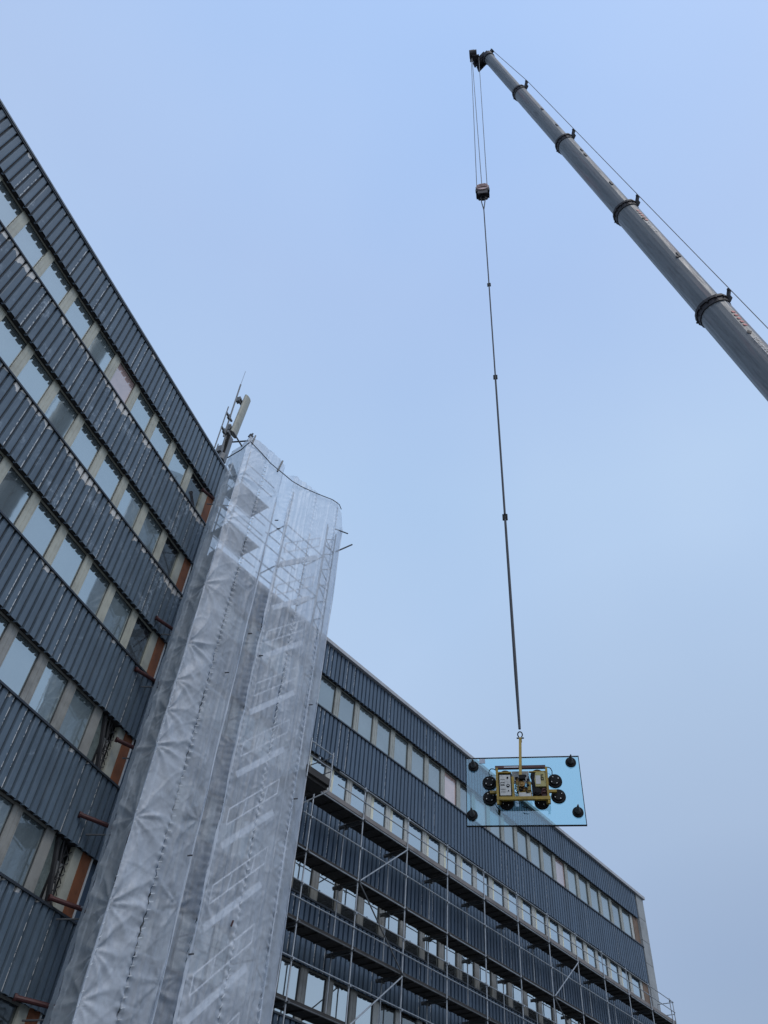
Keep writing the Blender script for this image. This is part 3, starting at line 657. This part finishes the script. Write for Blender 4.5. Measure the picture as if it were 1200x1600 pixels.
# rounded boom section: flatter top and sides, round belly
def prof(r, n=18):
    o = []
    for i in range(n):
        ph = 2*pi*i/n; k = (abs(cos(ph))**3.2+abs(sin(ph))**3.2)**(-1/3.2); o.append((ph, r*(.62+.38*k)*.97))
    return o
for n_, (t0, t1, r) in enumerate(secs):
    mb = MB(); pf = prof(r); m = len(pf); uvs = []
    for t in (t0, t1):
        for ph, rr in pf+[(2*pi, pf[0][1])]: mb.v.append(bpt(t, rr, ph+.35)); uvs.append((t+n_*7.3, ph*r))
    for i in range(m): mb.f.append((i, i+1, m+2+i, m+1+i))
    mb.f += [tuple(range(m)), tuple(range(m+1, 2*m+1))]
    b_ = mb.build('boom_section', 'boomS', CR, uv=uvs)
    for p_ in b_.data.polygons: p_.use_smooth = False
    md = b_.modifiers.new('e', 'EDGE_SPLIT'); md.split_angle = radians(25)
    if n_:
        mb = MB()
        for (ta, tb, k1) in ((t0-.02, t0+.13, 1.15), (t0+.13, t0+.42, 1.07)):
            k = len(mb.v)
            for t, kk in ((ta, .98), (ta, k1), (tb, k1), (tb, .98)):
                for ph, rr in pf: mb.v.append(bpt(t, rr*kk, ph+.35))
            for q in range(3):
                for i in range(m): j = (i+1) % m; mb.f.append((k+q*m+i, k+q*m+j, k+(q+1)*m+j, k+(q+1)*m+i))
        c_ = mb.build('collar', 'collar', CR)
        mb = MB(); a = bpt(t0+.2, r*1.05, pi/2); b = bpt(t0-.25, r+.36, pi/2); mb.bar(a, b, .14, .16, E1); mb.tube(b-E1*.12, b+E1*.12, .07, 8); mb.bar(bpt(t0+.25, r*1.0, pi/2), bpt(t0+.1, r+.2, pi/2), .2, .22, E1); mb.build('rope_guide', 'collar', c_)
        mb = MB()
        for q in range(6): ph = -1.4+q*.5; mb.tube(bpt(t0+.2, r*1.10, ph), bpt(t0+.2, r*1.20, ph), .05, 6)
        mb.build('bolt', 'collar', c_)
# boom end details: weld lines, small hatches
for t, ph, l_ in ((11.5, .95, .3), (14.2, 1.0, .3), (19.0, .95, .35), (18.3, 1.05, .3), (22.9, .95, .35), (31.3, .95, .4), (31.6, .72, .15)):
    r = [s_[2] for s_ in secs if s_[0] <= t <= s_[1]][-1]; mb = MB(); mb.bar(bpt(t, r*1.02, ph), bpt(t+l_, r*1.02, ph), .12, .05, bpt(t, 1, ph)-bpt(t, 0, ph)); mb.build('lug', 'collar', CR)
# boom head
mb = MB()
hx = -E2; base_ = T
mb.tube(T+D_*.45, T-D_*.05, .45, 16); mb.bar(T, T-D_*.35, .55, .5, E2)
mb.bar(T-D_*.25-E2*.15, T-D_*.45-E2*1.0, .62, .34, D_)
mb.bar(T-D_*.1+E2*.30, T-D_*.1+E2*.62, .2, .3, D_)
for q in (-.25, .25): mb.bar(T+E1*q-D_*.2, T+E1*q-D_*.35-E2*1.15, .08, .75, D_)
mb.build('boom_head', 'collar', CR)
AZ = radians(12.56); TX, TY = 3.708, 16.59
pl = MB()
sh = Vector((sin(AR*0+radians(102.6)), cos(radians(102.6)), 0))      # screen-right horizontal
for k, q in enumerate((-.08, .06)): c = Vector((TX, TY, 70.9+EYE))+sh*(.02+q); 
pl.tube(Vector((TX, TY, 70.75+EYE))-sh*.28, Vector((TX, TY, 70.75+EYE))+sh*.28, .42, 16)
pl.tube(Vector((TX, TY, 71.35+EYE))-sh*.3, Vector((TX, TY, 71.35+EYE))+sh*.1, .30, 12)
pl.bar(Vector((TX, TY, 70.3+EYE))-sh*.1, Vector((TX, TY, 70.3+EYE))+sh*.45, .3, .2)
pl.build('head_pulley', 'collar', CR)
mb = MB(); ctrl = [bpt(-.5, .55, pi/2)]+[bpt(t0-.25, r+.42, pi/2) for t0, t1, r in secs[1:]]
mb.poly(ctrl, .022, 6); mb.build('hoist_rope', 'galvD', CR)
hk = Vector((TX, TY, 43.35+EYE))
for a, b in ((-.17, -.30), (-.10, -.02), (.42, .26)):
    mb = MB(); mb.tube(Vector((TX, TY, 70.3+EYE))+sh*a, hk+sh*b+Vector((0, 0, .3)), .021, 6); mb.build('hoist_rope', 'galvD', CR)
# lettering along the boom
def wrap_text(txt, t0, r, ph0, size, mname, name):
    cu = bpy.data.curves.new('tmp', 'FONT'); cu.body = txt; cu.size = size; cu.extrude = 0; cu.shear = .2
    to = bpy.data.objects.new('tmp', cu); col.objects.link(to); bpy.context.view_layer.update()
    me = bpy.data.meshes.new_from_object(to.evaluated_get(bpy.context.evaluated_depsgraph_get())); bpy.data.objects.remove(to)
    bm = bmesh.new(); bm.from_mesh(me); bmesh.ops.subdivide_edges(bm, edges=bm.edges, cuts=1)
    for v in bm.verts: ph = ph0+v.co.y/r; v.co = bpt(t0+v.co.x, r+.012, ph)
    bm.to_mesh(me); bm.free(); me.materials.append(M[mname]); o = bpy.data.objects.new(name, me); col.objects.link(o); o.parent = CR
    return o
def surf(ph, r):
    a = ph-.35; k = (abs(cos(a))**3.2+abs(sin(a))**3.2)**(-1/3.2); return r*(.62+.38*k)*.97
wrap_text('SCHMELC', 39.0, surf(.80, .78)+.012, .66, .34, 'whiteletter', 'lettering')
wrap_text('SCHMELC', 27.9, surf(.86, .665)+.012, .72, .26, 'whiteletter', 'lettering')
for t0, r, ph, ll in ((38.5, .78, .78, .22), (27.4, .665, .82, .18)):
    mb = MB(); R_ = surf(ph, r)+.02; mb.v = [bpt(t0, R_, ph), bpt(t0+ll*.6, R_, ph+.2), bpt(t0+ll*1.4, R_, ph+.02), bpt(t0+ll*.7, R_, ph-.16)]; mb.f = [(0, 1, 2, 3)]; mb.build('emblem', 'collar', CR)
for t0, r, ph in ((36.9, .78, .88), (26.55, .665, .88)):
    mb = MB()
    for q in range(5):
        R_ = surf(ph, r)+.015; k = len(mb.v); tt = t0+q*.27; mb.v += [bpt(tt, R_, ph-.05), bpt(tt+.16, R_, ph-.05), bpt(tt+.20, R_, ph+.17), bpt(tt+.05, R_, ph+.17)]; mb.f.append((k, k+1, k+2, k+3))
    mb.build('red_marking', 'redmark', CR)
# ---------------------------------------------------------------- hook block
HB = thing('hook_block', 'squat dusty pink and black crane hook block hanging on three ropes', 'hook block', hk, -AZ)
x = MB(); x.prism([(-.36, .2), (-.36, -.25), (-.22, -.72), (.22, -.72), (.36, -.25), (.36, .2), (.2, .38), (-.2, .38)], -.20, -.12); x.prism([(-.36, .2), (-.36, -.25), (-.22, -.72), (.22, -.72), (.36, -.25), (.36, .2), (.2, .38), (-.2, .38)], .12, .20)
x.box(-.3, .3, -.14, .14, -.60, -.2); x.build('side_plate', 'collar', HB)
x = MB()
for y_ in (-.25, -.02): x.tube((0, y_, .02), (0, y_+.2, .02), .34, 18)
x.build('sheave', 'block', HB)
x = MB()
for z in (-.02, .14, .28): x.poly([Vector((-.30, -.26, z-.09)), Vector((-.12, -.28, z-.01)), Vector((.12, -.28, z+.01)), Vector((.28, -.26, z-.06))], .035, 6)
x.build('guard_bar', 'block', HB)
x = MB()
for sx in (-1, 1): x.tube((sx*.38, 0, .1), (sx*.30, 0, .1), .1, 10); x.box(sx*.30-.05, sx*.30+.05, -.22, .22, -.45, -.38)
x.tube((0, 0, -.6), (0, 0, -.85), .10, 10); x.poly([Vector((0, 0, -.8)), Vector((.14, 0, -.92)), Vector((.13, 0, -1.08)), Vector((0, 0, -1.16)), Vector((-.12, 0, -1.08)), Vector((-.13, 0, -.98))], .055, 8)
x.build('hook', 'black', HB)
# ---------------------------------------------------------------- sling
SLG = thing('lifting_sling', 'long dark lifting sling running plumb from the hook block to the yellow lifter', 'sling', (TX, TY, 10.15+EYE), -AZ)
def sl(z): return z-10.15
x = MB(); x.poly([Vector((-.11, 0, sl(42.5))), Vector((-.09, 0, sl(41.9))), Vector((.0, 0, sl(40.9)))], .028, 8); x.poly([Vector((.13, 0, sl(42.5))), Vector((.08, 0, sl(41.9))), Vector((.0, 0, sl(40.9)))], .028, 8); x.build('loop', 'rope', SLG)
x = MB(); x.tube((0, 0, sl(41.0)), (0, 0, sl(25.5)), .028, 8)
x.tube((0, 0, sl(25.5)), (0, 0, sl(17.95)), .034, 8); x.tube((0, 0, sl(17.95)), (.0, 0, sl(17.6)), .02, 8); x.build('upper_strap', 'rope', SLG)
x = MB(); x.tube((0, 0, sl(17.7)), (0, 0, sl(12.0)), .036, 8, .042); x.tube((0, 0, sl(12.0)), (0, 0, sl(10.45)), .042, 8, .03); x.build('lower_strap', 'rope', SLG)
for z in (32.75, 25.45, 17.8):
    x = MB(); x.tube((-.05, 0, sl(z)-.12), (-.05, 0, sl(z)+.12), .03, 8); x.tube((.05, 0, sl(z)-.12), (.05, 0, sl(z)+.12), .03, 8); x.tube((-.08, 0, sl(z)+.1), (.08, 0, sl(z)+.1), .028, 8); x.tube((-.08, 0, sl(z)-.1), (.08, 0, sl(z)-.1), .028, 8); x.build('shackle', 'black', SLG)
x = MB(); rg = [Vector((.055*sin(a), 0, sl(10.30)+.075*cos(a))) for a in [pi*(-.8+1.6*i/12) for i in range(13)]]; x.poly(rg, .014, 8); x.tube((-.085, 0, sl(10.205)), (.085, 0, sl(10.205)), .018, 8); x.build('shackle', 'black', SLG)

# ---------------------------------------------------------------- glass pane, lifter and hand cups: frame x right, y away, z up
GZ = 8.885+EYE; GL = (TX, TY, GZ)
GP = thing('glass_pane', 'large blue tinted rectangular glass pane hanging in front of the right wing roofline', 'glass pane', GL, -AZ)
gw, gh = 1.293, .827
x = MB(); x.box(-gw+.015, gw-.015, 0, .006, -gh+.015, gh-.015); x.build('glass_sheet', 'tint', GP)
x = MB(); 
for a in ((-gw, gw, gh-.015, gh), (-gw, gw, -gh, -gh+.022), (-gw, -gw+.012, -gh+.022, gh-.015), (gw-.014, gw, -gh+.022, gh-.015)): x.box(a[0], a[1], -.008, .03, a[2], a[3])
x.build('edge_seal', 'black', GP)
x = MB(); x.box(-.98, -.845, -.012, -.003, .68, .79); x.build('sticker', mat('grey_sticker', (.36, .40, .48), .6, bump=0), GP)
def handcup(px, pz, lab):
    h_ = thing('suction_handle', lab, 'suction cup', Vector(GL)+Matrix.Rotation(-AZ, 3, 'Z')@Vector((px, -.012, pz)), -AZ, 'black hand suction cups on the corners of the pane')
    x = MB(); x.tube((0, 0, 0), (0, -.03, 0), .122, 28, .118); x.tube((0, -.03, 0), (0, -.05, 0), .085, 24, .05); x.build('cup', 'black', h_)
    x = MB(); x.tube((0, -.05, 0), (0, -.18, .015), .06, 16, .034); x.tube((0, -.18, .015), (0, -.30, .03), .036, 12, .012); x.bar((0, -.05, -.04), (0, -.15, .05), .02, .04, (1, 0, 0)); x.build('grip', 'galvD', h_)
handcup(-1.12, .60, 'black hand suction cup near the top left corner of the blue pane')
handcup(-1.165, -.575, 'black hand suction cup near the bottom left corner of the blue pane')
handcup(1.10, .655, 'black hand suction cup near the top right corner of the blue pane')
handcup(1.13, -.535, 'black hand suction cup near the bottom right corner of the blue pane')
LF = thing('vacuum_lifter', 'yellow framed vacuum lifter with black suction pads gripping the blue pane', 'vacuum lifter', GL, -AZ)
def zx(px, par=0): return (px-581)*.00183-.0176
def zz(py, y=0): return (415-py)*.00204+y*.50          # y is minus towards the viewer
for k, (cx, cy) in enumerate(((175, 315), (175, 493), (975, 305), (1000, 483), (375, 552), (795, 550), (375, 250), (770, 245))):
    x = MB(); X_, Z_ = zx(cx), zz(cy, -.05); x.tube((X_, -.004, Z_), (X_, -.05, Z_), .163, 32, .156); x.tube((X_, -.05, Z_), (X_, -.075, Z_), .12, 24, .10); p_ = x.build('suction_pad', 'black', LF)
    x = MB()
    for a in range(4): an = a*pi/2+.5; x.tube((X_+.085*cos(an), -.065, Z_+.085*sin(an)), (X_+.085*cos(an), -.088, Z_+.085*sin(an)), .010, 8)
    x.build('bolt', 'bolt', p_)
def BX(m_, nm, x0, x1, y0, y1, p0, p1, lab=None):   # zoomed pixel box at depth y
    x = MB(); a = (y0+y1)/2; x.box(zx(x0), zx(x1), y0, y1, zz(p1, y0), zz(p0, y0)); return x.build(nm, m_, LF, label=lab)
x = MB()
x.box(zx(262), zx(290), -.26, -.19, zz(575, -.22), zz(150, -.22)); x.box(zx(866), zx(892), -.26, -.19, zz(575, -.22), zz(150, -.22))
x.box(zx(262), zx(900), -.27, -.20, zz(532, -.22), zz(497, -.22)); x.box(zx(270), zx(450), -.25, -.20, zz(212, -.22), zz(200, -.22)); x.box(zx(668), zx(870), -.25, -.20, zz(210, -.22), zz(198, -.22))
x.box(zx(450), zx(478), -.262, -.20, zz(497, -.22), zz(262, -.22)); x.box(zx(262), zx(310), -.19, -.08, zz(575, -.1), zz(545, -.1)); x.box(zx(850), zx(900), -.19, -.08, zz(575, -.1), zz(545, -.1))
x.box(zx(180), zx(268), -.17, -.11, zz(448, -.14), zz(420, -.14)); x.box(zx(888), zx(982), -.17, -.11, zz(445, -.14), zz(417, -.14))
x.build('frame', 'yellow', LF)
x = MB(); x.bar((-.055, -.285, zz(245, -.3)), (-.006, -.02, 10.12+EYE-GZ), .062, .062, (0, 1, 0)); x.build('lifting_arm', 'yellow', LF)
x = MB(); x.box(-.035, .035, -.02, .02, 10.10+EYE-GZ, 10.22+EYE-GZ); x.build('lifting_eye', 'yellow', LF)
x = MB(); x.box(zx(255), zx(872), -.235, -.17, zz(160, -.2), zz(128, -.2)); x.build('top_bar', 'red', LF)
x = MB(); x.box(zx(365), zx(545), -.24, -.233, zz(155, -.2), zz(140, -.2)); x.build('top_bar_label', 'galv', LF)
BX('black', 'battery_tray', 280, 448, -.20, -.06, 214, 490)
b_ = BX('panelw', 'control_box', 305, 437, -.262, -.12, 232, 470)
x = MB()
for zy in (285, 318, 355, 400, 430): x.box(zx(312), zx(372), -.266, -.261, zz(zy+2, -.262), zz(zy, -.262))
for (cx, cy, r) in ((405, 360, .036), (402, 267, .022), (408, 420, .014)): x.disc((zx(cx), -.262, zz(cy, -.262)), (0, -1, 0), r, .012, 16)
x.box(zx(315), zx(360), -.267, -.261, zz(352, -.262), zz(325, -.262)); x.build('dial', 'black', b_)
x = MB(); x.disc((zx(405), -.276, zz(360, -.262)), (0, -1, 0), .016, .006, 12); x.box(zx(318), zx(358), -.269, -.266, zz(345, -.262), zz(330, -.262)); x.build('dial_face', 'panelw', b_)
x = MB(); x.prism([(zx(735), zz(385, -.2)), (zx(728), zz(300, -.2)), (zx(742), zz(225, -.2)), (zx(760), zz(212, -.2)), (zx(850), zz(212, -.2)), (zx(862), zz(240, -.2)), (zx(862), zz(385, -.2))], -.25, -.10); tk = x.build('vacuum_tank', mat('pale_yellow_plastic', (.30, .27, .10), .5, 0, .4, 8), LF)
x = MB(); x.box(zx(742), zx(800), -.255, -.251, zz(345, -.25), zz(245, -.25)); x.build('label_plate', 'panelw', tk)
x = MB(); x.box(zx(808), zx(816), -.258, -.251, zz(300, -.25), zz(235, -.25)); x.box(zx(808), zx(838), -.258, -.251, zz(241, -.25), zz(235, -.25)); x.box(zx(816), zx(838), -.258, -.251, zz(300, -.25), zz(294, -.25)); x.box(zx(816), zx(836), -.258, -.251, zz(269, -.25), zz(263, -.25)); x.box(zx(831), zx(838), -.258, -.251, zz(296, -.25), zz(267, -.25)); x.build('label_mark', 'black', tk)
x = MB(); x.tube((zx(752), -.09, zz(440, -.2)), (zx(752), -.25, zz(440, -.2)), .085, 20); x.tube((zx(752), -.25, zz(440, -.2)), (zx(752), -.27, zz(440, -.2)), .05, 16); x.build('pump', 'black', LF)
x = MB(); x.box(zx(800), zx(860), -.2, -.1, zz(485, -.2), zz(440, -.2)); x.tube((zx(830), -.24, zz(425, -.2)), (zx(830), -.12, zz(425, -.2)), .05, 12); x.poly([Vector((zx(795), -.22, zz(470, -.2))), Vector((zx(815), -.25, zz(420, -.2))), Vector((zx(850), -.25, zz(415, -.2))), Vector((zx(858), -.2, zz(460, -.2)))], .016, 6); x.build('red_valve', 'red', LF)
BX('collar', 'motor_mount', 690, 868, -.12, -.05, 215, 492)
BX('panelw', 'back_plate', 455, 664, -.10, -.07, 188, 330)
BX('panelw', 'lower_plate', 530, 674, -.25, -.20, 440, 490)
BX('yellow', 'lower_plate_edge', 522, 684, -.24, -.19, 432, 497)
x = MB(); x.box(zx(540), zx(618), -.345, -.22, zz(290, -.3), zz(245, -.3)); x.build('clevis', 'black', LF)
x = MB(); x.box(zx(505), zx(545), -.2, -.1, zz(395, -.2), zz(265, -.2)); x.box(zx(545), zx(650), -.19, -.12, zz(425, -.2), zz(380, -.2)); x.tube((zx(572), -.13, zz(355, -.2)), (zx(572), -.27, zz(355, -.2)), .065, 16); x.tube((zx(572), -.27, zz(355, -.2)), (zx(572), -.29, zz(355, -.2)), .03, 12); x.build('manifold', 'brass', LF)
x = MB(); x.box(zx(640), zx(682), -.24, -.12, zz(425, -.2), zz(325, -.2)); x.box(zx(505), zx(530), -.23, -.16, zz(430, -.2), zz(330, -.2)); x.build('cover', 'yellow', LF)
x = MB(); rnd = random.Random(5)
for q in range(14):
    a = Vector((zx(rnd.uniform(480, 700)), -rnd.uniform(.12, .24), zz(rnd.uniform(240, 430), -.2))); b = Vector((zx(rnd.uniform(480, 700)), -rnd.uniform(.16, .26), zz(rnd.uniform(260, 480), -.2)))
    c = (a+b)/2+Vector((rnd.uniform(-.06, .06), -.04, -.05)); x.poly([a, (a+c)/2+Vector((0, -.01, -.01)), c, (b+c)/2, b], .009, 6)
for q in range(16):
    a = Vector((zx(rnd.uniform(480, 700)), -rnd.uniform(.18, .24), zz(rnd.uniform(250, 430), -.2))); s_ = rnd.uniform(.008, .024); x.box(a.x-s_, a.x+s_, a.y-.03, a.y+.02, a.z-s_, a.z+s_)
x.build('hose', 'black', LF)
x = MB(); rnd = random.Random(9)
for q in range(12):
    a = Vector((zx(rnd.uniform(500, 680)), -rnd.uniform(.20, .26), zz(rnd.uniform(260, 420), -.2))); s_ = rnd.uniform(.006, .016); x.tube(a, a+Vector((rnd.uniform(-.03, .03), -.03, 0)), s_, 8)
x.build('fitting', 'panelw', LF)
for pts in (((262, 170), (235, 155), (205, 152), (182, 170), (174, 200), (180, 235)), ((878, 148), (910, 146), (935, 160), (950, 195), (945, 250)), ((235, 560), (255, 600), (285, 635), (300, 640)), ((560, 600), (590, 612), (630, 618))):
    x = MB(); x.poly([Vector((zx(a), -.14, zz(b, -.14))) for a, b in pts], .010, 6); x.build('air_hose', 'black', LF)
